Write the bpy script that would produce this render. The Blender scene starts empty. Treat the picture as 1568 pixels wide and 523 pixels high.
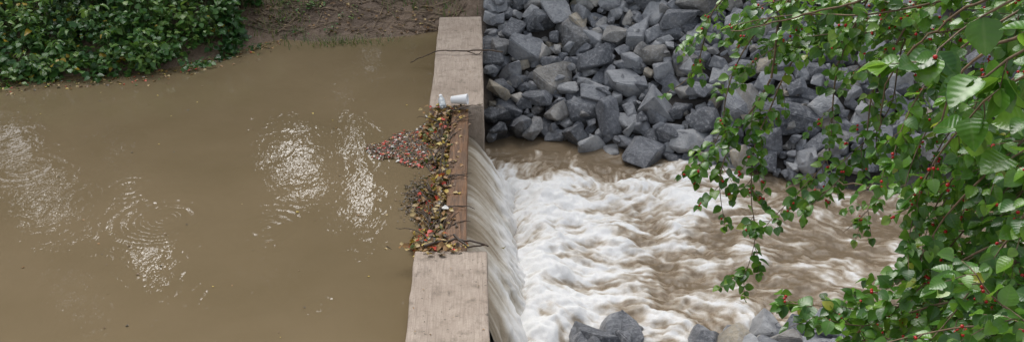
import bpy, bmesh, math, random
import numpy as np
from mathutils import Vector, Matrix
rng=np.random.default_rng(7); random.seed(7)
scene=bpy.context.scene
COL=scene.collection
# ------------------------------------------------------------ helpers
def h2(ix,iy,s):
    n=(ix.astype(np.int64)*374761393+iy.astype(np.int64)*668265263+int(s)*1442695041)&0xffffffff
    n=((n^(n>>13))*1274126177)&0xffffffff
    return ((n^(n>>16))&0xffff)/65535.0
def vn(x,y,s=0):
    x=np.asarray(x,float); y=np.asarray(y,float)
    ix=np.floor(x); iy=np.floor(y); fx=x-ix; fy=y-iy
    fx=fx*fx*(3-2*fx); fy=fy*fy*(3-2*fy)
    a=h2(ix,iy,s); b=h2(ix+1,iy,s); c=h2(ix,iy+1,s); d=h2(ix+1,iy+1,s)
    return (a*(1-fx)+b*fx)*(1-fy)+(c*(1-fx)+d*fx)*fy
def fbm(x,y,s=0,o=4):
    r=0;a=.5;t=0
    for i in range(o):
        r=r+a*vn(x*2**i,y*2**i,s+i*17); t+=a; a*=.5
    return r/t
def sst(a,b,x):
    t=np.clip((x-a)/(b-a),0,1); return t*t*(3-2*t)
def link(ob,parent=None):
    COL.objects.link(ob)
    if parent is not None: ob.parent=parent
    return ob
def mesh_np(name,V,F,mats,smooth=True,attrs=None,midx=None,parent=None):
    V=np.asarray(V,np.float32); F=np.asarray(F,np.int32)
    me=bpy.data.meshes.new(name)
    me.vertices.add(len(V)); me.vertices.foreach_set('co',V.ravel())
    k=F.shape[1]; me.loops.add(F.size); me.loops.foreach_set('vertex_index',F.ravel())
    me.polygons.add(len(F)); me.polygons.foreach_set('loop_start',np.arange(0,F.size,k,dtype=np.int32))
    me.polygons.foreach_set('use_smooth',np.full(len(F),smooth,dtype=bool))
    me.update(calc_edges=True)
    for m in (mats if isinstance(mats,(list,tuple)) else [mats]): me.materials.append(m)
    for an,av in (attrs or {}).items():
        at=me.attributes.new(an,'FLOAT_COLOR','POINT')
        av=np.asarray(av,np.float32)
        if av.shape[1]==3: av=np.concatenate([av,np.ones((len(av),1),np.float32)],1)
        at.data.foreach_set('color',av.ravel())
    me.validate()
    ob=bpy.data.objects.new(name,me); link(ob,parent); return ob
def grid_faces(nx,ny):
    i,j=np.meshgrid(np.arange(nx-1),np.arange(ny-1),indexing='ij'); a=(i*ny+j).ravel()
    return np.stack([a,a+ny,a+ny+1,a+1],1)
class M:
    def __init__(s,name):
        s.m=bpy.data.materials.new(name); s.m.use_nodes=True; s.t=s.m.node_tree; s.n=s.t.nodes
        s.b=s.n['Principled BSDF']; s.out=s.n['Material Output']
    def N(s,t,**k):
        n=s.n.new(t)
        for a,v in k.items(): setattr(n,a,v)
        return n
    def L(s,a,b): s.t.links.new(a,b)
    def setin(s,sock,v):
        if isinstance(v,bpy.types.NodeSocket): s.L(v,sock)
        else: sock.default_value=v
    def attr(s,name): return s.N('ShaderNodeAttribute',attribute_name=name)
    def sep(s,c):
        n=s.N('ShaderNodeSeparateColor'); s.L(c,n.inputs[0]); return n.outputs
    def pos(s,scale=(1,1,1),rot=(0,0,0)):
        g=s.N('ShaderNodeNewGeometry'); mp=s.N('ShaderNodeMapping'); mp.inputs['Scale'].default_value=scale; mp.inputs['Rotation'].default_value=rot
        s.L(g.outputs['Position'],mp.inputs['Vector']); return mp.outputs[0]
    def noise(s,vec,scale,detail=5,rough=.55,dist=0):
        n=s.N('ShaderNodeTexNoise'); n.inputs['Scale'].default_value=scale; n.inputs['Detail'].default_value=detail
        n.inputs['Roughness'].default_value=rough; n.inputs['Distortion'].default_value=dist
        if vec is not None: s.L(vec,n.inputs['Vector'])
        return n.outputs['Fac']
    def ramp(s,f,stops,interp='LINEAR'):
        n=s.N('ShaderNodeValToRGB'); e=n.color_ramp.elements; n.color_ramp.interpolation=interp
        while len(e)<len(stops): e.new(.5)
        for el,(p,c) in zip(e,stops):
            el.position=p; el.color=(c[0],c[1],c[2],1) if isinstance(c,(tuple,list)) else (c,c,c,1)
        s.L(f,n.inputs[0]); return n.outputs[0]
    def mix(s,f,a,b,mode='MIX'):
        n=s.N('ShaderNodeMix',data_type='RGBA',blend_type=mode)
        s.setin(n.inputs[0],f)
        for sk,v in ((n.inputs[6],a),(n.inputs[7],b)):
            if isinstance(v,tuple): v=v if len(v)==4 else (*v,1)
            s.setin(sk,v)
        return n.outputs[2]
    def math(s,op,a,b=0,c=None):
        n=s.N('ShaderNodeMath',operation=op); s.setin(n.inputs[0],a); s.setin(n.inputs[1],b)
        if c is not None: s.setin(n.inputs[2],c)
        return n.outputs[0]
    def bump(s,h,strength=.3,dist=.01,normal=None):
        n=s.N('ShaderNodeBump'); n.inputs['Strength'].default_value=strength; n.inputs['Distance'].default_value=dist
        s.L(h,n.inputs['Height'])
        if normal is not None: s.L(normal,n.inputs['Normal'])
        return n.outputs[0]
    def fin(s,col=None,rough=None,normal=None,**k):
        if col is not None: s.setin(s.b.inputs['Base Color'],(*col,1) if isinstance(col,tuple) and len(col)==3 else col)
        if rough is not None: s.setin(s.b.inputs['Roughness'],rough)
        if normal is not None: s.L(normal,s.b.inputs['Normal'])
        for a,v in k.items(): s.setin(s.b.inputs[a.replace('_',' ')],v)
        return s.m
# ------------------------------------------------------------ camera, light
f=1475; th=math.atan(734/1475); ps=math.radians(2.05)
cam=bpy.data.cameras.new("camera"); cam.sensor_width=36; cam.lens=36*f/1568; cam.clip_start=.05; cam.clip_end=600
camo=bpy.data.objects.new("camera",cam); link(camo); camo.location=(0,0,3.5)
camo.rotation_euler=(math.pi/2-th,0,-ps); scene.camera=camo
w=bpy.data.worlds.new("World"); scene.world=w; w.use_nodes=True
nt=w.node_tree; bg=nt.nodes['Background']; sky=nt.nodes.new('ShaderNodeTexSky'); sky.sky_type='NISHITA'; sky.sun_disc=False
SE=math.radians(48); SR=math.radians(-14)
sky.sun_elevation=SE; sky.sun_rotation=SR; sky.dust_density=3; sky.air_density=1.3
hs=nt.nodes.new('ShaderNodeHueSaturation'); hs.inputs['Saturation'].default_value=.36
nt.links.new(sky.outputs[0],hs.inputs['Color']); nt.links.new(hs.outputs[0],bg.inputs['Color']); bg.inputs['Strength'].default_value=.20
sl=bpy.data.lights.new("sun",'SUN'); sl.energy=3.2; sl.angle=math.radians(52); sl.color=(1,.985,.96)
so=bpy.data.objects.new("sun",sl); link(so)
sd=Vector((math.sin(SR)*math.cos(SE),math.cos(SR)*math.cos(SE),math.sin(SE)))
so.rotation_euler=sd.to_track_quat('Z','Y').to_euler(); so.location=(0,-5,20)
scene.view_settings.view_transform='Standard'; scene.view_settings.look='None'; scene.view_settings.exposure=0
# ------------------------------------------------------------ terrain
POOL=np.array([(-.2,9.65),(.4,9.95),(1.0,9.8),(1.83,9.4),(3.15,8.85),(4.2,8.3),(6,8),(14,8.4),(14,6.2),(6,6.0),(4.2,6.1),(3,5.9),(1,5.7),(.4,5.3),(-.2,5.2)])
def sdf(x,y):
    P=np.stack([x,y],-1); d=np.full(x.shape,1e9); ins=np.zeros(x.shape,bool); n=len(POOL)
    for i in range(n):
        a=POOL[i]; b=POOL[(i+1)%n]; ab=b-a; ap=P-a
        t=np.clip((ap@ab)/(ab@ab),0,1); q=ap-t[...,None]*ab; d=np.minimum(d,np.hypot(q[...,0],q[...,1]))
        c=((a[1]>y)!=(b[1]>y)); xx=a[0]+(y-a[1])/(b[1]-a[1]+1e-12)*(b[0]-a[0]); ins^=(c&(x<xx))
    return np.where(ins,-d,d)
def shore(x):
    return np.interp(x,[-14,-8,-5,-3.4,-2.8,-2.45,-1.3,-.5,0],[7.3,9.0,9.62,9.9,10.4,10.75,10.85,11.1,11.3])+.18*(fbm(x*2.2,x*0+3,5)-.5)
def ground(x,y):
    x=np.asarray(x,float); y=np.asarray(y,float)
    t=y-shore(x); t2=-2.0-y; t=np.maximum(t,t2)
    zl=np.where(t<0,np.maximum(-.9,-.16+.7*t),-.16+.75*(1-np.exp(-np.maximum(t,0)*.55))+.03*np.clip(t,0,60))
    s=sdf(x,y)
    zr=np.where(s<0,-1+np.maximum(-.45,1.2*s),-1+.66*np.minimum(s,2.0)+.25*(1-np.exp(-np.maximum(s-2.0,0)))+.03*np.clip(s-2,0,60))
    m=sst(-.35,-.1,x); z=zl*(1-m)+zr*m
    z=z+.12*(fbm(x*1.1,y*1.1,9)-.5)+.03*(fbm(x*7,y*7,19)-.5)
    return z
def g1(x,y): return float(ground(np.array([x]),np.array([y]))[0])
def spread(c,lo,hi,fine,a,b):
    core=np.arange(a,b,fine); l=a-np.geomspace(fine*2,a-lo,26)[::-1]; r=b+np.geomspace(fine*2,hi-b,26); return np.concatenate([l,core,r])
gx=spread(0,-200,200,.07,-6,7); gy=spread(0,-200,220,.07,4.5,13.5)
X,Y=np.meshgrid(gx,gy,indexing='ij'); Zg=ground(X,Y)
m=M('mud_ground'); p=m.pos()
n1=m.noise(p,1.3,6); n2=m.noise(p,14,6,.65)
c=m.ramp(n1,[(.35,(.13,.085,.055)),(.6,(.25,.17,.11))]); c=m.mix(m.math('MULTIPLY',n2,.65),c,(.07,.048,.033))
g=m.N('ShaderNodeNewGeometry'); sx_=m.N('ShaderNodeSeparateXYZ'); m.L(g.outputs['Position'],sx_.inputs[0])
c=m.mix(m.ramp(sx_.outputs[0],[(0.0,0.0),(.1,.85)]),c,(.035,.035,.034))
mud=m.fin(c,m.ramp(n2,[(.3,.4),(.7,.85)]),m.bump(n2,.8,.05))
mesh_np('ground',np.stack([X,Y,Zg],-1).reshape(-1,3),grid_faces(len(gx),len(gy)),mud)
# ------------------------------------------------------------ pond
m=M('muddy_pond_water'); p=m.pos()
n1=m.noise(p,.55,4); n2=m.noise(p,3.0,4)
c=m.ramp(n1,[(.3,(.15,.112,.060)),(.7,(.205,.153,.088))]); c=m.mix(m.math('MULTIPLY',n2,.25),c,(.24,.185,.12))
ps_=m.pos((1,.6,1)); h=m.math('MULTIPLY',m.noise(ps_,6,3,.5,.4),.9)
h=m.math('ADD',h,m.math('MULTIPLY',m.noise(m.pos((1.0,.6,1)),24,2,.5),.22))
g=m.N('ShaderNodeNewGeometry')
for (rx,ry,rk,rr,ra) in [(-2.45,6.6,62,.33,.30),(-1.65,6.4,70,.3,.22),(-2.9,7.15,75,.25,.14),(-1.75,5.5,64,.28,.16),(-3.9,7.5,60,.3,.14),(-1.1,5.35,70,.2,.2)]:
    vm=m.N('ShaderNodeVectorMath',operation='DISTANCE'); m.L(g.outputs['Position'],vm.inputs[0]); vm.inputs[1].default_value=(rx,ry,-.15)
    d=vm.outputs['Value']; sn=m.math('SINE',m.math('MULTIPLY',d,rk)); e=m.math('POWER',2.718,m.math('MULTIPLY',m.math('MULTIPLY',d,d),-1/(rr*rr)))
    h=m.math('ADD',h,m.math('MULTIPLY',m.math('MULTIPLY',sn,e),ra))
pond_m=m.fin(c,.02,m.bump(h,.48,.0125),IOR=1.38)
px=np.array([-40,-12,-6,-3,-.4]); py=np.array([-8,0,4,8,12,16]); Xp,Yp=np.meshgrid(px,py,indexing='ij')
mesh_np('pond_water',np.stack([Xp,Yp,Xp*0-.15],-1).reshape(-1,3),grid_faces(5,6),pond_m)
# ------------------------------------------------------------ pool
xs=np.concatenate([np.arange(-.12,4.8,.0125),np.linspace(4.82,13.5,110)]); ys=np.arange(4.9,10.5,.0135)
X,Y=np.meshgrid(xs,ys,indexing='ij')
VORT=[(rng.uniform(.8,4.6),rng.uniform(5.8,9.3),rng.choice([-1,1])*rng.uniform(.1,.45),rng.uniform(.15,.4)) for _ in range(20)]
VORT+=[(1.0,8.5,1.6,.42),(1.6,7.0,-.5,.4)]
gx2=np.arange(-.5,14,.03); gy2=np.arange(4.5,11,.03); GX,GY=np.meshgrid(gx2,gy2,indexing='ij')
def vel(x,y):
    e=.03
    psi=lambda a,b:.52*fbm(a*1.3,b*1.3,31,2)+.08*fbm(a*5,b*5,41,2)
    p0=psi(x,y); vx=(psi(x,y+e)-p0)/e; vy=-(psi(x+e,y)-p0)/e
    vx=vx+1.2*np.exp(-((x-.3)/1.8)**2)*np.exp(-((y-7.1)/1.3)**2)+.28
    vy=vy+(y-7.3)*.75*np.exp(-((x-.3)/1.4)**2)-.12
    for cx,cy,s,r in VORT:
        dx=x-cx; dy=y-cy; g_=s*np.exp(-(dx*dx+dy*dy)/(r*r))/r
        vx=vx-dy*g_*1.2; vy=vy+dx*g_*1.2
    n=np.sqrt(vx*vx+vy*vy)+1e-4; return vx/n,vy/n
VX,VY=vel(GX,GY)
def samp(A,x,y):
    u=np.clip((x+.5)/.03,0,len(gx2)-1.001); v=np.clip((y-4.5)/.03,0,len(gy2)-1.001); i=u.astype(int); j=v.astype(int); fu=u-i; fv=v-j
    return (A[i,j]*(1-fu)+A[i+1,j]*fu)*(1-fv)+(A[i,j+1]*(1-fu)+A[i+1,j+1]*fu)*fv
def lic(sc,n,ds,seed,dom):
    acc=0
    for sg in (1,-1):
        x=X.copy(); y=Y.copy()
        for k in range(n):
            if k or sg>0: acc=acc+vn(x*sc+dom*3,y*sc+dom*3,seed)
            a=samp(VX,x,y); b=samp(VY,x,y); x=x+sg*ds*a; y=y+sg*ds*b
    return (acc-acc.mean())/acc.std()
wp_=fbm(X*4,Y*4,47,3)
L1=lic(28,7,.018,51,wp_*1.2); L2=lic(10,8,.035,61,wp_*.6); L3=lic(60,5,.014,67,wp_)
low=fbm(X*1.3,Y*1.3,71,3); med=fbm(X*3.6+.8*low,Y*3.6,73,4)
fine=fbm(X*16,Y*16,75,3)
E=.84*np.exp(-np.maximum(X-.6,0)/2.6)*sst(9.45,8.6,Y+.5*(med-.5))+.09
E-= .50*np.exp(-(((X-1.0)/.36)**2+((Y-8.42)/.26)**2)**1.5)
E-= .30*np.exp(-(((X-2.0)/.45)**2+((Y-7.7)/.3)**2)); E-= .24*sst(2.2,4.2,X); E-=.25*np.exp(-((Y-5.9)/.25)**2)*sst(1.2,.4,X)
E+= .28*np.exp(-((X-.62)/.25)**2)*sst(5.7,6.3,Y)*sst(8.9,8.3,Y)
foam=np.clip(sst(-.10,1.25,E+.16*L1+.19*L2+.08*L3+1.35*(low-.5)+1.15*(med-.5)+.5*(fine-.5)),0,1)
amp=sst(9.8,8.6,Y)*(1-.55*sst(.8,4,X))
Zw=-1.0+amp*(.17*(low-.5)+.19*(med-.5)+.04*(fine-.5)+.005*L2)+.12*np.exp(-((X-.55)/.25)**2)*np.exp(-((Y-7.1)/1.25)**4)
m=M('churning_water'); a=m.sep(m.attr('foam').outputs['Color']); fo=a[0]; p=m.pos()
n=m.noise(p,55,5,.7,.8)
fo2=m.math('ADD',fo,m.math('MULTIPLY',m.math('SUBTRACT',n,.5),.45)) 
c=m.ramp(fo2,[(0.0,(.185,.137,.086)),(.25,(.275,.212,.146)),(.5,(.42,.36,.285)),(.75,(.64,.60,.545)),(1.0,(.82,.815,.80))])
pool_m=m.fin(c,m.ramp(fo2,[(0,.12),(.4,.4),(1,.8)]),m.bump(m.noise(p,34,5,.7,1.0),.32,.02),IOR=1.33)
mesh_np('stream_water',np.stack([X,Y,Zw],-1).reshape(-1,3),grid_faces(len(xs),len(ys)),pool_m,attrs={'foam':np.stack([foam,foam,foam],-1).reshape(-1,3)})
# ------------------------------------------------------------ waterfall
nu=300;nv=110
u=np.linspace(0,1,nu); v=np.linspace(0,1.1,nv); Uu,Vv=np.meshgrid(u,v,indexing='ij')
yy=5.81+2.58*Uu
sx=.43+.22*(fbm(u*6,u*0,91,4)-.5)[:,None]-.10*sst(.15,0,Uu)-.10*sst(.85,1,Uu)
rag=fbm(yy*10,Vv*7,107,4)-.5
fx=-.13+sx*(Vv**.85)+.14*Vv*Vv+.18*rag*sst(.3,1,Vv)
fz=-.30-.10*Vv-.74*np.clip(Vv,0,2)**1.6+.10*(fbm(yy*8,Vv*5,117,4)-.5)*sst(.2,.9,Vv)
yoff=(Uu-.5)*.22*Vv**1.5-.70*sst(.22,0,Uu)*Vv**.9
st=vn(yy*22+2.5*fbm(yy*4,Vv*3,5),Vv*1.5,101)*.45+vn(yy*55+2*rag,Vv*2.5,103)*.35+vn(yy*8,Vv*2,105)*.4
fx=fx+.014*(st-.6)*Vv**.5; fz=fz+.006*(st-.6)
m=M('falling_water'); a=m.sep(m.attr('st').outputs['Color'])
fo2=m.math('ADD',a[0],m.math('MULTIPLY',m.math('SUBTRACT',m.noise(m.pos((1,1,.35)),55,5,.7),.5),.5))
c=m.ramp(fo2,[(0,(.23,.178,.115)),(.3,(.36,.295,.215)),(.6,(.57,.52,.44)),(1,(.83,.81,.78))])
wf=m.fin(c,.45,m.bump(fo2,.25,.012),IOR=1.33)
amt=np.clip((st-.6)*.9+.34+.62*sst(.2,.9,Vv)+1.1*rag*sst(.1,.7,Vv)+.12*(Uu-.3)-.40*sst(.20,.02,Uu)-.15*sst(.25,0,Vv),0,1)
mesh_np('waterfall',np.stack([fx,yy+yoff,fz],-1).reshape(-1,3),grid_faces(nu,nv),wf,attrs={'st':np.stack([amt,amt,amt],-1).reshape(-1,3)})
# ------------------------------------------------------------ concrete weir
m=M('weathered_concrete'); p=m.pos()
n1=m.noise(p,2.2,6,.6); n2=m.noise(m.pos((9,1.2,3)),4,6,.65); n3=m.noise(p,70,5,.7); n4=m.noise(p,9,7,.7); n5=m.noise(m.pos((45,1.3,20)),3,5,.7,.3)
c=m.ramp(n1,[(.3,(.35,.275,.215)),(.7,(.49,.40,.325))]); c=m.mix(m.ramp(n2,[(.45,0.0),(.75,.6)]),c,(.24,.18,.135))
c=m.mix(m.ramp(n5,[(.50,0.0),(.66,.55)]),c,(.20,.155,.12)); c=m.mix(m.ramp(n5,[(.30,.4),(.42,0)]),c,(.57,.48,.41))
c=m.mix(m.ramp(n4,[(.52,0.0),(.68,.7)]),c,(.16,.125,.09)); c=m.mix(m.ramp(n3,[(.3,.45),(.5,0.0)]),c,(.20,.155,.12))
c=m.mix(m.ramp(m.noise(p,26,3,.6),[(.64,0.0),(.70,.7)]),c,(.10,.08,.055))
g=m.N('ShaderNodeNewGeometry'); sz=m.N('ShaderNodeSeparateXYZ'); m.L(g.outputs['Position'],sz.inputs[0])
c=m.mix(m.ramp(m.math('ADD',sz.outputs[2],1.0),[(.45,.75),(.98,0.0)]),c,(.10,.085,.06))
conc=m.fin(c,.7,m.bump(m.math('ADD',n3,m.math('ADD',m.math('MULTIPLY',n5,1.5),m.math('MULTIPLY',n4,1.5))),.4,.008))
from mathutils import noise as mn
def box_parts(name,x0,x1,y0,y1,z0,z1,mat,bev=.012,parent=None,div=.06,amp=.006,seed=0):
    bm=bmesh.new(); bmesh.ops.create_cube(bm,size=1)
    for vv in bm.verts: vv.co=Vector((x0+(vv.co.x+.5)*(x1-x0),y0+(vv.co.y+.5)*(y1-y0),z0+(vv.co.z+.5)*(z1-z0)))
    for ax,(lo,hi) in enumerate(((x0,x1),(y0,y1),(z0,z1))):
        n=max(1,int((hi-lo)/div))
        for i in range(1,n):
            no=Vector((0,0,0)); no[ax]=1; pc=Vector((0,0,0)); pc[ax]=lo+(hi-lo)*i/n
            bmesh.ops.bisect_plane(bm,geom=bm.verts[:]+bm.edges[:]+bm.faces[:],plane_co=pc,plane_no=no)
    ed=[e for e in bm.edges if len(e.link_faces)==2 and e.calc_face_angle(0)>.8]
    bmesh.ops.bevel(bm,geom=ed,offset=bev,segments=2,affect='EDGES',profile=.6)
    for vv in bm.verts:
        vv.co+=mn.noise_vector(vv.co*5+Vector((seed,0,0)))*amp+mn.noise_vector(vv.co*1.3)*amp
    me=bpy.data.meshes.new(name); bm.to_mesh(me); bm.free(); me.materials.append(mat)
    for q in me.polygons: q.use_smooth=True
    ob=bpy.data.objects.new(name,me); link(ob,parent); return ob
weir=bpy.data.objects.new('concrete_weir_wall',None); link(weir)
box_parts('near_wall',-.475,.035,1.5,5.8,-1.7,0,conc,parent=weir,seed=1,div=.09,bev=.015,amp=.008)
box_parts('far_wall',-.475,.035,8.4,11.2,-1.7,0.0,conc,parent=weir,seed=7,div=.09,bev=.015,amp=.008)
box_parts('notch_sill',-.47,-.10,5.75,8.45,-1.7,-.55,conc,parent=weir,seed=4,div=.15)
m=M('wet_timber')
n1=m.noise(m.pos((14,1.0,14)),3,7,.65,.4); n2=m.noise(m.pos((30,1.4,30)),4,4,.6); n3=m.noise(m.pos(),4,5,.6)
c=m.ramp(n1,[(.3,(.06,.028,.014)),(.5,(.16,.078,.034)),(.72,(.28,.14,.062))]); c=m.mix(m.ramp(n2,[(.55,0),(.7,.7)]),c,(.035,.018,.01)); c=m.mix(m.ramp(n3,[(.45,0),(.65,.4)]),c,(.05,.035,.022))
timb=m.fin(c,.5,m.bump(n1,.7,.01))
tb=bpy.data.objects.new('timber_weir_board',None); link(tb)
box_parts('top_plank',-.27,-.112,5.79,8.41,-.10,-.025,timb,bev=.008,parent=tb,div=.08,amp=.006,seed=3)
box_parts('lower_plank',-.262,-.120,5.79,8.41,-.56,-.108,timb,bev=.006,parent=tb,div=.1,amp=.004,seed=8)
# ------------------------------------------------------------ rocks
T=[]
for k in range(34):
    bm=bmesh.new(); dims=(1,random.uniform(.6,.95),random.uniform(.45,.8)); sh=random.uniform(-.35,.35)
    pts=[]
    for cx in (-1,1):
        for cy in (-1,1):
            for cz in (-1,1):
                q=Vector((cx,cy,cz)); cut=random.uniform(.1,.75)
                if random.random()<.15: continue
                if random.random()<.62:
                    for ax in range(3):
                        qq=q.copy(); qq[ax]*=1-cut*2*random.uniform(.5,1); pts.append(qq)
                else: pts.append(q*random.uniform(.7,.95))
    for q in pts:
        q=q+Vector([random.uniform(-.24,.24) for _ in range(3)]); q.x+=sh*q.z
        bm.verts.new(Vector((q.x*dims[0],q.y*dims[1],q.z*dims[2]))*.84)
    bmesh.ops.convex_hull(bm,input=bm.verts[:])
    bmesh.ops.delete(bm,geom=[vv for vv in bm.verts if not vv.link_faces],context='VERTS')
    bmesh.ops.dissolve_limit(bm,angle_limit=.2,verts=bm.verts[:],edges=bm.edges[:])
    bmesh.ops.bevel(bm,geom=bm.edges[:],offset=.04,segments=2,affect='EDGES')
    bmesh.ops.triangulate(bm,faces=bm.faces[:])
    sd3=Vector((k*7.1,0,0))
    for vv in bm.verts: vv.co+=mn.noise_vector(vv.co*1.8+sd3)*.06+mn.noise_vector(vv.co*5+sd3)*.018
    bm.verts.ensure_lookup_table()
    T.append((np.array([vv.co[:] for vv in bm.verts]),np.array([[vv.index for vv in fc.verts] for fc in bm.faces]))); bm.free()
def rotm(tilt):
    return np.array(Matrix.Rotation(random.uniform(0,6.283),3,'Z')@Matrix.Rotation(random.gauss(0,tilt),3,'X')@Matrix.Rotation(random.gauss(0,tilt),3,'Y')@Matrix.Rotation(random.uniform(0,6.28),3,'Z'))
pl=[]
def inregion(x,y):
    if x<.12: return False
    s=float(sdf(np.array([x]),np.array([y]))[0])
    if y>8: return s>-.06 and y<12.9-.12*max(0,x-4)
    return .0<s<1.3 and y>4.9 and x>.6
def layer(specs,lift):
    cellg={}
    for (r0,r1,tries,kk) in specs:
        for _ in range(tries):
            x=random.uniform(.1,8.5) if random.random()<.6 else random.uniform(.1,4); y=random.choice([random.uniform(8.6,13),random.uniform(8.6,12),random.uniform(8.8,11.5),random.uniform(5,6.3)])
            if y<7: 
                if r1>.2 or x>4: continue
            if x>5 and r0<.1: continue
            if not inregion(x,y): continue
            r=random.uniform(r0,r1); cx,cy=int(x//.5),int(y//.5); ok=True
            for i in range(cx-1,cx+2):
                for j in range(cy-1,cy+2):
                    for (a,b,c_) in cellg.get((i,j),()):
                        if (a-x)**2+(b-y)**2<((c_+r)*kk)**2: ok=False
            if ok: cellg.setdefault((cx,cy),[]).append((x,y,r)); pl.append((x,y,r,lift))
layer([(.15,.22,380,.98),(.08,.15,5000,.76),(.04,.08,14000,.74)],0.0)
layer([(.13,.21,150,1.2),(.07,.13,1500,.95),(.035,.07,5500,.95)],.09)
for x,y,r in [(1.55,9.2,.09),(1.3,9.32,.07),(1.45,9.4,.06),(2.05,9.05,.09),(.62,9.7,.07),(1.0,9.55,.05)]:
    pl.append((x,y,r,0))
for x0,x1,n_ in [(.72,1.2,11),(1.7,2.75,26)]:
    for _ in range(n_): pl.append((random.uniform(x0,x1),random.uniform(5.87,6.14),random.uniform(.06,.15),-9))
RV=[];RF=[];RC=[];off=0
for (x,y,r,lf) in pl:
    V,Fc=T[random.randrange(len(T))]
    z=g1(x,y)+r*random.uniform(.15,.5)+max(lf,0)+random.uniform(-.02,.05)
    if lf==-9: z=-1.0+random.uniform(-.04,.05)
    elif y<7: z=min(max(z,-1.04),-.93)
    RV.append((V*r*1.24*np.array([random.uniform(.85,1.25),1,1]))@rotm(.45 if lf==0 else .7).T+np.array([x,y,z])); RF.append(Fc+off); off+=len(V)
    tan=1.0 if random.random()<.04 else (random.uniform(.15,.5) if random.random()<.15 else 0.0)
    RC.append(np.tile([random.random(),tan,random.random()],(len(V),1)))
m=M('quarry_stone'); a=m.sep(m.attr('rc').outputs['Color']); p=m.pos()
vo=m.N('ShaderNodeVectorMath',operation='ADD'); m.L(p,vo.inputs[0]); m.L(m.attr('rc').outputs['Vector'],vo.inputs[1])
n1=m.noise(vo.outputs[0],5,6,.65); n2=m.noise(vo.outputs[0],28,6,.7); n3=m.noise(vo.outputs[0],90,3,.6)
c=m.ramp(a[0],[(0,(.115,.123,.138)),(.4,(.20,.210,.232)),(.75,(.32,.33,.35)),(1,(.44,.445,.45))])
c=m.mix(a[1],c,(.42,.37,.29))
c=m.mix(1.0,c,m.ramp(n1,[(.3,(.48,.48,.50)),(.7,(1.45,1.43,1.39))]),'MULTIPLY')
c=m.mix(m.ramp(n2,[(.50,0.0),(.68,.65)]),c,(.46,.46,.47)); c=m.mix(m.ramp(n1,[(.58,0.0),(.74,.35)]),c,(.25,.20,.15)); c=m.mix(m.ramp(n2,[(.30,.55),(.42,0)]),c,(.06,.06,.065))
g=m.N('ShaderNodeNewGeometry'); sz=m.N('ShaderNodeSeparateXYZ'); m.L(g.outputs['Position'],sz.inputs[0])
wet=m.ramp(m.math('ADD',m.math('MULTIPLY',n1,.2),m.math('ADD',sz.outputs[2],.98)),[(.03,1.0),(.18,0.0)])
c=m.mix(m.math('MULTIPLY',wet,.4),c,(.05,.05,.052))
rockm=m.fin(c,m.math('SUBTRACT',.5,m.math('MULTIPLY',wet,.3)),m.bump(m.math('ADD',m.math('MULTIPLY',n1,1.5),m.math('ADD',n2,m.math('MULTIPLY',n3,.3))),.8,.035))
mesh_np('riprap_rocks',np.concatenate(RV),np.concatenate(RF),rockm,smooth=False,attrs={'rc':np.concatenate(RC)})
# ------------------------------------------------------------ leaves
def leaf_template(nst=6,cols=3,shape=.9,curl=.25,fold=.25):
    V=[];A=[]
    for i in range(nst):
        t=i/(nst-1); wd=.5*(math.sin(math.pi*min(1,t**shape))**.8)*(1-.25*t)+.012
        for j in range(cols):
            s=(j/(cols-1))*2-1
            V.append((t,s*wd,-curl*t*t+fold*abs(s)*wd)); A.append((abs(s),t))
    return np.array(V),grid_faces(nst,cols),np.array(A)
def norm(a): return a/(np.linalg.norm(a,axis=-1,keepdims=True)+1e-9)
def leaves(name,T,P,D,Nn,S,Wd,rnd,mat,parent=None):
    V0,F0,A0=T; n=len(P); k=len(V0)
    P=np.asarray(P,float);Xx=norm(np.asarray(D,float)); Yy=norm(np.cross(np.asarray(Nn,float),Xx)); Zz=np.cross(Xx,Yy); S=np.asarray(S,float)[:,None,None]; Wd=np.asarray(Wd,float)[:,None,None]
    V=P[:,None]+S*(Xx[:,None]*V0[None,:,0:1]+Yy[:,None]*V0[None,:,1:2]*Wd+Zz[:,None]*V0[None,:,2:3])
    F=(F0[None]+np.arange(n)[:,None,None]*k).reshape(-1,4)
    at=np.zeros((n,k,3)); at[...,0]=np.asarray(rnd)[:,None]; at[...,1]=A0[None,:,0]; at[...,2]=A0[None,:,1]
    return mesh_np(name,V.reshape(-1,3),F,mat,attrs={'lc':at.reshape(-1,3)},parent=parent)
def leaf_mat(name,stops,rough=.35,trans=.3,vein=.35,spec=.5,interp='LINEAR',vb=.12):
    m=M(name); a=m.sep(m.attr('lc').outputs['Color'])
    c=m.ramp(a[0],stops,interp)
    n=m.noise(m.pos(),40,3); c=m.mix(1.0,c,m.ramp(n,[(.3,(.75,.75,.75)),(.7,(1.2,1.2,1.2))]),'MULTIPLY')
    mid=m.ramp(a[1],[(0.0,vein),(.16,0.0)]); c=m.mix(mid,c,(.22,.32,.10))
    v_=m.math('SINE',m.math('MULTIPLY',m.math('SUBTRACT',a[2],m.math('MULTIPLY',a[1],.18)),42))
    m.fin(c,rough,m.bump(v_,vb,.0015),Specular_IOR_Level=spec)
    tr=m.N('ShaderNodeBsdfTranslucent'); m.L(m.mix(.5,c,(.25,.42,.04)),tr.inputs[0]); mx=m.N('ShaderNodeMixShader'); mx.inputs[0].default_value=trans
    m.L(m.b.outputs[0],mx.inputs[1]); m.L(tr.outputs[0],mx.inputs[2]); m.L(mx.outputs[0],m.out.inputs[0]); return m.m
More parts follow.
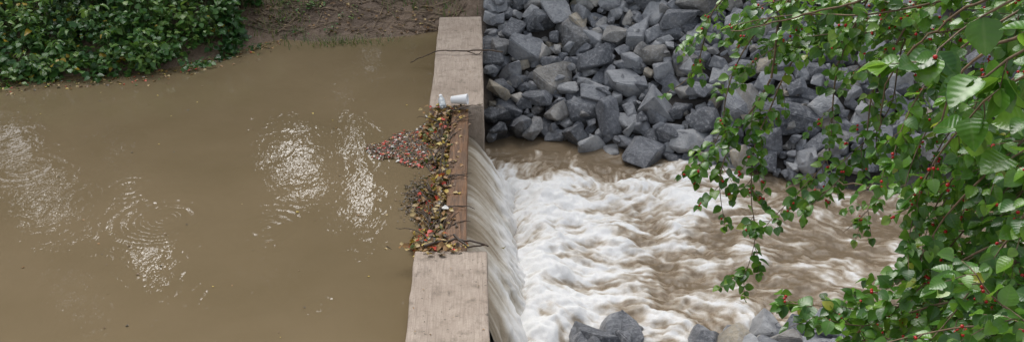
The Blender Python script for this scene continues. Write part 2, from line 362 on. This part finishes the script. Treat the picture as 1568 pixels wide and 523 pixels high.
def tubes(name,paths,mat,sides=6,parent=None):
    VV=[];FF=[];off=0
    for pts,rad in paths:
        pts=np.asarray(pts,float); n=len(pts); rad=np.broadcast_to(rad,(n,))
        tg=norm(np.gradient(pts,axis=0)); ref=np.array([.31,.17,.93]); a=norm(np.cross(tg,ref)); b=np.cross(tg,a)
        ang=np.linspace(0,2*np.pi,sides,endpoint=False)
        V=pts[:,None]+rad[:,None,None]*(a[:,None]*np.cos(ang)[None,:,None]+b[:,None]*np.sin(ang)[None,:,None])
        i,j=np.meshgrid(np.arange(n-1),np.arange(sides),indexing='ij'); i=i.ravel(); j=j.ravel(); j2=(j+1)%sides
        FF.append(np.stack([i*sides+j,i*sides+j2,(i+1)*sides+j2,(i+1)*sides+j],1)+off); VV.append(V.reshape(-1,3)); off+=n*sides
    return mesh_np(name,np.concatenate(VV),np.concatenate(FF),mat,parent=parent)
def spline(pts,step=.03):
    pts=np.asarray(pts,float); n=len(pts); out=[]
    for i in range(n-1):
        p0=pts[max(i-1,0)];p1=pts[i];p2=pts[i+1];p3=pts[min(i+2,n-1)]
        k=max(2,int(np.linalg.norm(p2-p1)/step)); t=np.linspace(0,1,k,endpoint=False)[:,None]
        out.append(.5*((2*p1)+(-p0+p2)*t+(2*p0-5*p1+4*p2-p3)*t**2+(-p0+3*p1-3*p2+p3)*t**3))
    out.append(pts[-1:]); return np.concatenate(out)
# ------------------------------------------------------------ foreground berry shrub
BR=[
[(1.23,3.26,2.73),(1.17,3.22,2.42),(1.07,3.21,2.18),(1.00,3.19,2.01),(1.00,3.10,1.83),(1.00,2.99,1.73),(0.94,2.93,1.59)],
[(1.32,3.06,2.78),(1.23,3.02,2.46),(1.21,3.01,2.23),(1.19,2.98,2.05),(1.10,2.96,1.89),(1.01,2.92,1.81)],
[(1.22,3.55,2.64),(0.95,3.57,2.44),(0.89,3.56,2.30),(0.83,3.51,2.18),(0.70,3.47,2.09)],
[(1.24,3.33,2.65),(1.07,3.43,2.38),(0.94,3.38,2.16),(0.90,3.31,2.01),(0.82,3.23,1.86)],
[(1.06,3.25,2.24),(0.95,3.26,2.03),(0.90,3.18,1.88),(0.91,3.12,1.75)],
[(1.37,2.85,2.81),(1.31,2.83,2.55),(1.28,2.85,2.35),(1.26,2.83,2.19),(1.19,2.82,2.07),(1.08,2.77,1.96)],
[(1.48,2.32,2.87),(1.30,2.35,2.71),(1.22,2.39,2.55),(1.14,2.34,2.44),(1.09,2.29,2.34)],
[(1.41,2.17,2.78),(1.28,2.19,2.61),(1.21,2.22,2.43),(1.18,2.25,2.265),(1.14,2.20,2.17)],
[(1.41,2.10,2.64),(1.29,2.12,2.46),(1.22,2.145,2.28),(1.165,2.17,2.11),(1.07,2.15,2.06)],
[(1.56,2.0,2.02),(1.305,2.13,2.02),(1.17,2.195,1.93),(1.04,2.30,1.90),(.905,2.39,1.86)],
[(1.50,2.05,2.33),(1.325,2.11,2.22),(1.22,2.15,2.075),(1.10,2.19,1.92),(.96,2.20,1.93)],
[(1.145,1.41,2.37),(1.053,1.487,2.41),(.992,1.559,2.436),(.967,1.576,2.47)],
[(1.344,1.849,2.59),(1.257,1.90,2.468),(1.218,1.92,2.28),(1.138,1.868,2.17),(1.058,1.837,2.10)],
[(1.53,2.55,2.896),(1.404,2.6,2.757),(1.228,2.67,2.663),(1.087,2.966,2.573),(.868,3.239,2.43)],
[(1.685,2.947,2.80),(1.444,2.97,2.61),(1.335,3.14,2.49),(1.154,3.31,2.37),(.99,3.357,2.226)],
[(1.755,2.516,2.39),(1.62,2.596,2.315),(1.512,2.628,2.147),(1.407,2.557,2.0),(1.364,2.513,1.91)],
[(1.748,2.31,1.982),(1.557,2.30,1.95),(1.42,2.256,1.846),(1.307,2.21,1.744)],
[(1.43,1.695,2.07),(1.28,1.74,2.147),(1.163,1.77,2.2),(1.059,1.847,2.12),(.934,1.84,2.10)],
]
BIG=[[(.944,1.456,3.12),(.849,1.486,3.06),(.788,1.513,3.0),(.728,1.49,2.95)],
[(.898,1.308,3.05),(.832,1.358,3.03),(.779,1.385,2.97),(.751,1.41,2.90)],
[(.95,1.38,3.0),(.87,1.42,2.96),(.82,1.45,2.90),(.80,1.46,2.84)],
[(.96,1.30,2.93),(.90,1.36,2.88),(.86,1.40,2.82)]]
allb=[(np.array(b),1.0,0) for b in BR]+[(np.array(b),1.0,1) for b in BIG]
for i in list(range(5,18)):
    b=np.array(BR[i])
    if i not in (13,14): allb.append((b+np.array([.30,.38,-.32]),1.0,2))
    if i>5: allb.append((b+np.array([.42,.05,-.05]),1.0,2))
for i in (6,7,8,12,15,17,10,9,16):
    b=np.array(BR[i]); allb.append((b+np.array([.12,.14,-.16]),1.0,2))
    if i not in (9,10): allb.append((b+np.array([.20,.02,.06]),1.0,2))
for i,o_ in ((13,(.10,.12,.03)),(14,(.12,.06,.10)),(13,(.20,.05,-.08)),(5,(.09,.05,.12)),(14,(.25,.1,.0))):
    allb.append((np.array(BR[i])+np.array(o_),1.0,2))
paths=[];LP=[];LD=[];LN=[];LS=[];LW=[];LR=[];BP=[]
def addleaf(pos,d,size,up):
    LP.append(pos); LD.append(d); LN.append(up); LS.append(size); LW.append(random.uniform(.8,1.05)); LR.append(random.random())
up0=np.array([-.2,-.25,.94])
def twig(p0,d,L,lsz,rad,berry):
    n=max(3,int(L/.022)); pts=[p0]; dd=np.array(d); p=p0.copy()
    for i in range(n):
        dd=norm(dd+np.array([0,0,-.05])+rng.normal(0,.09,3)); p=p+dd*L/n; pts.append(p)
    paths.append((np.array(pts),np.linspace(rad,.0007,len(pts))))
    side=norm(np.cross(dd,[0,0,1])+rng.normal(0,.2,3))
    for i in range(1,len(pts)):
        q=pts[i]; dr=norm(pts[i]-pts[i-1]); sc=lsz*random.uniform(.55,1.2)*(1 if i<len(pts)-2 else .75)
        for s in (1,-1):
            if random.random()<.15: continue
            nn=norm(up0+rng.normal(0,.42,3)); addleaf(q,norm(dr*.55+s*side*random.uniform(.6,1.1)+rng.normal(0,.22,3)+np.array([0,0,-.15])),sc,nn)
        if random.random()<berry:
            for _ in range(random.choice([1,2,2,3])): BP.append(q+rng.normal(0,.006,3)+np.array([-.002,-.004,.003]))
    addleaf(pts[-1],dd,lsz*.8,norm(up0+rng.normal(0,.3,3)))
for b,k,kind in allb:
    sp=spline(b); n=len(sp)
    sp=sp+np.stack([.010*np.sin(np.arange(n)*.35+i*2) for i in range(3)],1)
    paths.append((sp,np.linspace(.0045 if kind!=1 else .0035,.0012,n)))
    lsz=.064 if kind==1 else (.041 if b[:,1].mean()>2.7 else .045)
    for i in range(1,n):
        tg=norm(sp[min(i+1,n-1)]-sp[i-1])
        for rep in range(1 if kind==1 else 2):
            if random.random()<(.37 if kind!=1 else .5):
                rd=norm(np.cross(tg,rng.normal(0,1,3))); d=norm(tg*.8+rd*.9+np.array([-.1,-.05,-.12]))
                twig(sp[i],d,random.uniform(.05,.18)*(1.15-.6*i/n)*(0.55 if kind==1 else 1),lsz,.0015,.13 if kind!=1 else .06)
            elif random.random()<.5:
                rd=norm(np.cross(tg,rng.normal(0,1,3))); addleaf(sp[i],norm(tg*.4+rd),lsz,norm(up0+rng.normal(0,.3,3)))
for b,k,kind in allb:
    if kind==2: continue
    s=b[0]; root=np.array([2.7+random.uniform(-.15,.15),1.5+random.uniform(-.15,.15),-.35])
    d0=norm(b[0]-b[1]); mid=s+d0*.35; mid2=np.array([2.35,s[1]*.5+.9,1.5+.5*(s[2]-2)])
    mid[0]=max(mid[0],s[0]+.15)
    pth=spline([s,mid,mid2,root],.08); paths.append((pth,np.linspace(.0045,.02,len(pth))))
for b in ([(1.30,2.55,2.80),(1.15,2.75,2.68),(1.0,2.95,2.56),(.86,3.1,2.47)],[(1.5,2.3,2.9),(1.3,2.45,2.74),(1.2,2.6,2.5),(1.22,2.65,2.3)],[(1.2,1.8,2.95),(1.08,1.95,2.78),(1.05,2.0,2.6)],[(1.7,2.2,2.5),(1.45,2.3,2.35),(1.25,2.45,2.2),(1.1,2.6,2.15)]):
    sp=spline(b); sp=sp+rng.normal(0,.003,sp.shape); paths.append((sp,np.linspace(.005,.002,len(sp))))
shrub=bpy.data.objects.new('berry_shrub',None); link(shrub)
m=M('shrub_bark'); n=m.noise(m.pos(),60,4); bark=m.fin(m.ramp(n,[(.3,(.09,.06,.035)),(.7,(.24,.16,.09))]),.7,m.bump(n,.4,.003))
tubes('branches',paths,bark,5,shrub)
shl=leaf_mat('shrub_leaf',[(0,(.028,.10,.013)),(.3,(.055,.17,.020)),(.7,(.11,.27,.030)),(.93,(.19,.37,.045)),(.985,(.27,.42,.06)),(1,(.42,.38,.05))],.24,.42,spec=.8)
leaves('foliage',leaf_template(6,3,.85,.22,.3),LP,LD,LN,LS,LW,LR,shl,shrub)
bm=bmesh.new(); bmesh.ops.create_icosphere(bm,subdivisions=2,radius=1); bm.verts.ensure_lookup_table()
BV=np.array([vv.co[:] for vv in bm.verts]); BF=np.array([[q.index for q in fc.verts] for fc in bm.faces]); bm.free()
BP=np.array(BP); nb=len(BP); V=BP[:,None]+BV[None]*rng.uniform(.0034,.005,(nb,1,1)); F=(BF[None]+np.arange(nb)[:,None,None]*len(BV)).reshape(-1,3)
m=M('red_berry'); berry=m.fin((.45,.012,.012),.2)
mesh_np('berries',V.reshape(-1,3),F,berry,parent=shrub)
# ------------------------------------------------------------ bank weeds
def weeds(name,plants,mat,T,per=26,ls=(.05,.10),wdt=1.0):
    P=[];D=[];Nn=[];S=[];R_=[];st=[]
    for (x,y,h,r,tone) in plants:
        z=g1(x,y)
        top=np.array([x+rng.normal(0,.08),y+rng.normal(0,.08)-.08,z+h])
        base=np.array([x,y,z-.03]); lsz=random.uniform(.6,1.3)
        for q in range(3):
            tt=top+rng.normal(0,r*.7,3)*np.array([1,1,.35]); pth=spline([base,(base+tt)/2+rng.normal(0,.03,3),tt],.12); st.append((pth,np.linspace(.004,.0015,len(pth))))
            for i in range(per//3):
                t=random.random()**.55; k=min(int(t*(len(pth)-1)),len(pth)-1); o=norm(rng.normal(0,1,3)*np.array([1,1,.3]))
                P.append(pth[k]+o*.03); D.append(norm(o+np.array([0,0,-.15]))); Nn.append(norm(np.array([0,-.15,1])+rng.normal(0,.38,3)))
                S.append(random.uniform(*ls)*lsz); R_.append(np.clip(tone+rng.normal(0,.2),0,.985) if random.random()>.010 else 1.0)
    e=bpy.data.objects.new(name,None); link(e)
    leaves('leaves',T,P,D,Nn,S,np.full(len(P),wdt),R_,mat,e); tubes('stems',st,stemm,4,e)
m=M('weed_stem'); stemm=m.fin((.07,.10,.03),.6)
wm=leaf_mat('weed_leaf',[(0,(.018,.06,.018)),(.35,(.042,.125,.032)),(.7,(.085,.20,.042)),(.985,(.17,.29,.06)),(1,(.45,.30,.03))],.33,.3,.2)
pls=[];pls2=[]
for _ in range(2100):
    x=random.uniform(-8.5,-2.2); y=random.uniform(8.8,13.0); s=float(shore(np.array([x]))[0])
    edge=y-s
    lim=-2.62-.12*(y-10.7)
    if edge<-.12 or x>lim+.14*math.sin(y*9): continue
    cl=float(fbm(np.array([x*1.1]),np.array([y*1.1]),201,3)[0]); tn=float(fbm(np.array([x*1.8]),np.array([y*1.8]),211,2)[0])
    h=.08+.85*max(0,cl-.18)*min(1,.45+edge*.7); pls.append((x,y,h,.11,1.5*(tn-.5)+.48))
    if random.random()<.13: pls2.append((x,y,h+random.uniform(.08,.26),.09,random.uniform(.5,1.0)))
weeds('bank_weeds',pls,wm,leaf_template(4,3,.75,.2,.18),per=30,ls=(.04,.085))
weeds('tall_bank_weeds',pls2,wm,leaf_template(5,3,.7,.4,.2),per=27,ls=(.06,.12),wdt=.5)
pls=[]
for _ in range(420):
    x=random.gauss(1.55,.5); y=random.uniform(11.45,12.8)
    if x<.75: continue
    pls.append((x,y,random.uniform(.15,.4),.1,random.uniform(.4,.9)))
for _ in range(450):
    x=random.uniform(3.2,9); y=random.uniform(11.1,13.6); pls.append((x,y,random.uniform(.15,.5),.1,random.uniform(.2,.8)))
weeds('slope_weeds',pls,wm,leaf_template(4,3,.75,.2,.18),per=24,ls=(.04,.085))
pls=[(random.gauss(-2.1,.3),random.uniform(10.95,11.9),random.uniform(.02,.07),.05,random.uniform(.4,1)) for _ in range(38)]
weeds('seedlings',pls,wm,leaf_template(4,3,.75,.2,.18),per=9,ls=(.02,.045))
def blades(name,pts,mat,L=(.12,.3),lean=.5,w0=.006):
    P=[];F=[];A=[];o=0
    for (x,y,z) in pts:
        a=random.uniform(0,6.28); l=random.uniform(*L); ln=lean*random.uniform(.3,1.2); d=np.array([math.cos(a),math.sin(a),0]); sd_=np.array([-d[1],d[0],0])*w0
        r=random.random()
        for t in (0,.35,.7,1):
            c_=np.array([x,y,z])+d*l*ln*t**1.6+np.array([0,0,l*(t-ln*.45*t*t)])
            for s in (-1,1): P.append(c_+s*sd_*(1-t*.92)); A.append((r,.5,t))
        for i in range(3): F.append((o+2*i,o+2*i+1,o+2*i+3,o+2*i+2))
        o+=8
    return mesh_np(name,np.array(P),np.array(F),mat,attrs={'lc':np.array(A)})
gm=leaf_mat('grass_blade',[(0,(.045,.10,.022)),(.5,(.10,.17,.04)),(.8,(.20,.20,.07)),(1,(.32,.25,.12))],.5,.2,0)
pts=[]
for _ in range(4600):
    x=random.uniform(-2.6,.0); y=random.uniform(11.15,12.6)
    if x>-.55 and y<11.3: continue
    dens=vn(np.array([x*2]),np.array([y*2]),301)[0]
    if random.random()>dens*1.2*min(1,max(0,(y-11.35+.4*(x+.9)))/.45+.03): continue
    pts.append((x,y,g1(x,y)-.01))
for _ in range(260):
    x=random.gauss(-1.55,.28); y=random.gauss(10.72,.08); pts.append((x,y,-.19))
for _ in range(350):
    x=random.gauss(-2.45,.2); y=random.uniform(10.8,12); pts.append((x,y,g1(x,y)-.01))
blades('grass',pts,gm,(.07,.20),.8,.0055)
pth=[]
for _ in range(340):
    x=random.uniform(-2.7,-.3); y=random.uniform(10.95,12.6); a=random.gauss(.25,.5); l=random.uniform(.15,.6); q=[]
    for t in np.linspace(-.5,.5,5):
        xx=x+math.cos(a)*l*t; yy_=y+math.sin(a)*l*t+random.gauss(0,.012); q.append((xx,yy_,g1(xx,yy_)+.012+random.uniform(0,.012)))
    pth.append((np.array(q),random.uniform(.002,.007)))
m=M('dead_stalk'); n=m.noise(m.pos(),9,3); stalk=m.fin(m.ramp(n,[(.35,(.09,.06,.04)),(.7,(.32,.23,.14))]),.7)
tubes('flattened_reeds',pth,stalk,4)
# ------------------------------------------------------------ debris
dm=leaf_mat('debris_leaf',[(0,(.06,.037,.022)),(.22,(.17,.09,.04)),(.40,(.33,.17,.06)),(.55,(.46,.33,.14)),(.68,(.60,.43,.09)),(.76,(.10,.14,.03)),(.84,(.62,.06,.035)),(.92,(.70,.68,.64))],.42,.12,.15,interp='CONSTANT')
LT=leaf_template(4,3,.8,.25,.25)
P=[];D=[];Nn=[];S=[];R_=[]
def deb(x,y,z,s,r,flat=.3):
    a=random.uniform(0,6.28); P.append((x,y,z)); D.append((math.cos(a),math.sin(a),random.gauss(0,flat*.6))); Nn.append(norm(np.array([0,0,1])+rng.normal(0,flat,3))); S.append(s); R_.append(r)
def rc(kind):
    if kind=='raft': return random.choices([.1,.3,.45,.6,.7,.8,.88,.96],[48,32,8,2,1,2,7,4])[0]
    return random.choices([.1,.3,.45,.6,.72,.8,.88,.96],[11,20,25,25,10,4,6,1])[0]
for _ in range(6000):
    t=random.random()**.6; x=-1.02+.64*t; hw=.06+.50*t; y=7.78+random.uniform(-1,1)*hw*(.75+.35*random.random())+(.12*t)
    y+=.05*math.sin(x*23)
    if vn(np.array([x*9]),np.array([y*9]),5)[0]<.10: continue
    rr_=rc('raft'); deb(x,y,-.144+random.uniform(0,.008),random.uniform(.010,.032)*(1.4 if rr_>.85 else 1),rr_,.10)
for _ in range(700):
    x=random.gauss(-.50,.055); y=random.gauss(6.85,.16); deb(x,y,-.143+random.uniform(0,.01),random.uniform(.012,.03),random.choice([.1,.1,.3]),.1)
for _ in range(2100):
    y=random.uniform(5.82,8.4); k=vn(np.array([y*3.3]),np.array([2.]),77)[0]; wdt=.03+.11*k+(.06 if y>7.9 else 0)
    x=-.28-abs(random.gauss(0,wdt)); x=max(x,-.50+.04*math.sin(y*13))
    hh=max(0,(.16*(1-abs(x+.31)/.25)))*(.4+.8*k)
    deb(x,y,-.14+random.random()*hh+.005,random.uniform(.02,.065),rc('heap'),.6)
for _ in range(45):
    deb(random.gauss(-.22,.04),random.uniform(5.8,8.4),-.018,random.uniform(.03,.055),rc('heap'),.25)
for _ in range(90):
    deb(random.gauss(-.28,.12),random.gauss(5.84,.05),random.uniform(-.01,.03),random.uniform(.025,.06),rc('heap'),.5)
for _ in range(90):
    deb(random.gauss(-.3,.10),random.gauss(8.33,.07),random.uniform(-.02,.02),random.uniform(.025,.055),rc('heap'),.5)
for _ in range(40):
    deb(random.uniform(-.45,.02),random.choice([random.uniform(4.6,5.7),random.uniform(8.5,11)]),.006,random.uniform(.008,.022),random.choice([.3,.45,.1]),.1)
leaves('leaf_debris',LT,P,D,Nn,S,np.full(len(P),.8),R_,dm)
P=[];D=[];Nn=[];S=[];R_=[]
for _ in range(110):
    x=random.uniform(-5,-.6); deb(x,random.uniform(4.6,9.6),-.145,random.uniform(.010,.03),random.choice([.7,.6,.3,.1,.45]),.08)
for _ in range(500):
    x=random.uniform(-6,-2.3); deb(x,float(shore(np.array([x]))[0])-abs(random.gauss(.15,.14)),-.144,random.uniform(.015,.05),rc('heap'),.1)
leaves('floating_leaves',LT,P,D,Nn,S,np.full(len(P),.8),R_,dm)
P=[];D=[];Nn=[];S=[];R_=[]
for _ in range(700):
    x=random.uniform(-2.7,-.2); y=random.uniform(10.9,12.4)
    if x>-.5 and y<11.25: continue
    deb(x,y,g1(x,y)+.012,random.uniform(.02,.06),random.choice([.1,.3,.45,.6,.3]),.3)
leaves('leaf_litter',LT,P,D,Nn,S,np.full(len(P),.8),R_,dm)
m=M('wet_stick'); n=m.noise(m.pos(),30,4); stick=m.fin(m.ramp(n,[(.3,(.025,.016,.01)),(.7,(.10,.06,.035))]),.55,m.bump(n,.5,.004))
def stk(pts,r0,r1):
    sp=spline(pts,.04); sp=sp+rng.normal(0,.004,sp.shape); return (sp,np.linspace(r0,r1,len(sp)))
S1=[stk([(-.42,5.83,.02),(-.2,5.90,.03),(-.08,5.85,.045),(.04,5.80,.03)],.013,.006),stk([(-.2,5.93,.05),(-.1,5.80,.03),(.02,5.83,.03)],.010,.005),
stk([(-.75,9.9,-.10),(-.45,9.88,.03),(-.2,9.85,.045),(.1,9.84,.05),(.25,9.8,.04)],.005,.010),stk([(-.12,9.85,.03),(.0,9.8,.02),(.06,9.88,.1)],.006,.003),
stk([(-.38,6.4,-.02),(-.2,6.45,.0),(-.05,6.42,-.005)],.007,.003),stk([(-.4,8.25,-.02),(-.2,8.3,.02),(.03,8.42,.02)],.008,.003),stk([(-.36,6.9,-.02),(-.2,6.98,.0),(-.1,6.95,-.01)],.005,.003)]
for _ in range(90):
    y=random.uniform(5.85,8.4); x=random.uniform(-.40,-.27); a=random.gauss(1.5,.5); l=random.uniform(.1,.4); S1.append(stk([(x,y,-.06),(x+math.cos(a)*l*.5,y+math.sin(a)*l*.5,-.01),(x+math.cos(a)*l,min(8.5,y+math.sin(a)*l),-.03)],.006,.002))
tubes('driftwood_sticks',S1,stick,6)
# ------------------------------------------------------------ litter
def lathe(name,prof,mat,parent,seg=36):
    V=[];F=[]
    for (r,z) in prof:
        for k in range(seg): a=2*math.pi*k/seg; V.append((r*math.cos(a),r*math.sin(a),z))
    for i in range(len(prof)-1):
        for k in range(seg): F.append((i*seg+k,i*seg+(k+1)%seg,(i+1)*seg+(k+1)%seg,(i+1)*seg+k))
    return mesh_np(name,np.array(V),np.array(F),mat,parent=parent)
m=M('white_paper'); wp=m.fin((.9,.9,.9),.4)
m=M('clear_plastic'); cp=m.fin((.62,.66,.68),.12,Transmission_Weight=.35,IOR=1.3)
m=M('red_plastic'); rp=m.fin((.55,.02,.02),.35)
cup=bpy.data.objects.new('paper_cup',None); link(cup)
lathe('cup_body',[(.001,.002),(.027,.0),(.030,0),(.043,.105),(.046,.108),(.046,.112),(.042,.112),(.040,.105),(.028,.008),(.001,.006)],wp,cup)
cup.location=(-.27,8.44,.054); cup.rotation_euler=(math.radians(84),0,math.radians(80)); cup.scale=(1.15,1.15,1.4)
bt=bpy.data.objects.new('plastic_bottle',None); link(bt)
lathe('bottle_body',[(.001,0),(.028,0),(.032,.008),(.032,.05),(.030,.055),(.032,.06),(.032,.10),(.022,.13),(.013,.145),(.013,.15)],cp,bt)
lathe('bottle_cap',[(.016,.146),(.016,.165),(.001,.167)],wp,bt)
bt.location=(-.345,8.34,.02); bt.rotation_euler=(math.radians(-68),math.radians(-6),math.radians(8))
lid=bpy.data.objects.new('red_bottle_cap',None); link(lid)
lathe('cap_shell',[(.001,.016),(.018,.016),(.02,.013),(.02,0),(.017,0),(.017,.012),(.001,.013)],rp,lid); lid.location=(-.16,8.56,.012); lid.rotation_euler=(.5,.3,0); lid.scale=(1.4,)*3
# ------------------------------------------------------------ trees beyond the pond
tl=leaf_mat('tree_leaf',[(0,(.02,.045,.012)),(.5,(.035,.08,.018)),(1,(.07,.12,.03))],.6,.1,.1,.2)
m=M('tree_bark'); n=m.noise(m.pos((1,1,.2)),12,5); tbk=m.fin(m.ramp(n,[(.3,(.05,.04,.03)),(.7,(.14,.11,.085))]),.85,m.bump(n,.7,.03))
gaps=[(-12.0,25.8,2.1,1.9,.95),(-8.0,26.4,1.1,3.7,1.0),(-26.2,25.2,1.7,1.5,.92),(-21.8,29,1.5,2.6,.93),(-10.0,34.2,1.0,.9,.97),(-15.8,32,1.4,1.4,.8),(-27.7,22.3,1.2,1.1,.9),(-18,27.3,.9,1.4,.75),(-26.5,31,1.2,1.6,.8)]
for (tx,ty,H,Wc) in [(-15,23,17,5.5),(-9.5,25,18,5.5),(-4,23,16,4.5),(1.5,25,17,5),(7,23,16,5),(13,25,17,5.5)]:
    e=bpy.data.objects.new('broadleaf_tree',None); link(e); zb=g1(tx,ty)-.1
    t0=spline([(tx,ty,zb),(tx+.2,ty,H*.35),(tx-.1,ty+.1,H*.7),(tx,ty,H*.95)],.5); tr=[(t0,np.linspace(.28,.04,len(t0)))]
    for _ in range(26):
        t=random.uniform(.15,.9); a=random.uniform(0,6.28); l=Wc*random.uniform(.5,1)*(1.1-t*.5); z0=zb+H*t; tr.append((spline([(tx,ty,z0),(tx+math.cos(a)*l*.5,ty+math.sin(a)*l*.5,z0+l*.35),(tx+math.cos(a)*l,ty+math.sin(a)*l,z0+l*.45)],.4),.04))
    tubes('trunk_and_limbs',tr,tbk,7,e)
    n=8500; c_=rng.normal(0,1,(140,3)); c_=norm(c_)*rng.uniform(.3,1,(140,1)); cc=c_*np.array([Wc,Wc*.75,H*.48])+np.array([tx,ty,zb+H*.54])
    P=cc[rng.integers(0,140,n)]+rng.normal(0,.75,(n,3)); keep=P[:,2]>.8
    az=np.degrees(np.arctan2(P[:,0],P[:,1])); el=np.degrees(np.arctan2(P[:,2]+3.8,np.hypot(P[:,0],P[:,1])))
    for (ga,ge,gw,gh,gs) in gaps:
        dd=((az-ga)/gw)**2+((el-ge)/gh)**2+1.1*(fbm(az*1.3,el*1.3,401,3)-.5)*2; keep&=~((dd<1)&(rng.random(n)<gs))
    P=P[keep]; n=len(P)
    leaves('crown',leaf_template(3,3,.8,.2,.2),P,rng.normal(0,1,(n,3)),norm(rng.normal(0,.7,(n,3))+np.array([0,-.3,.6])),rng.uniform(.35,.65,n),np.full(n,1.1),rng.random(n),tl,e)
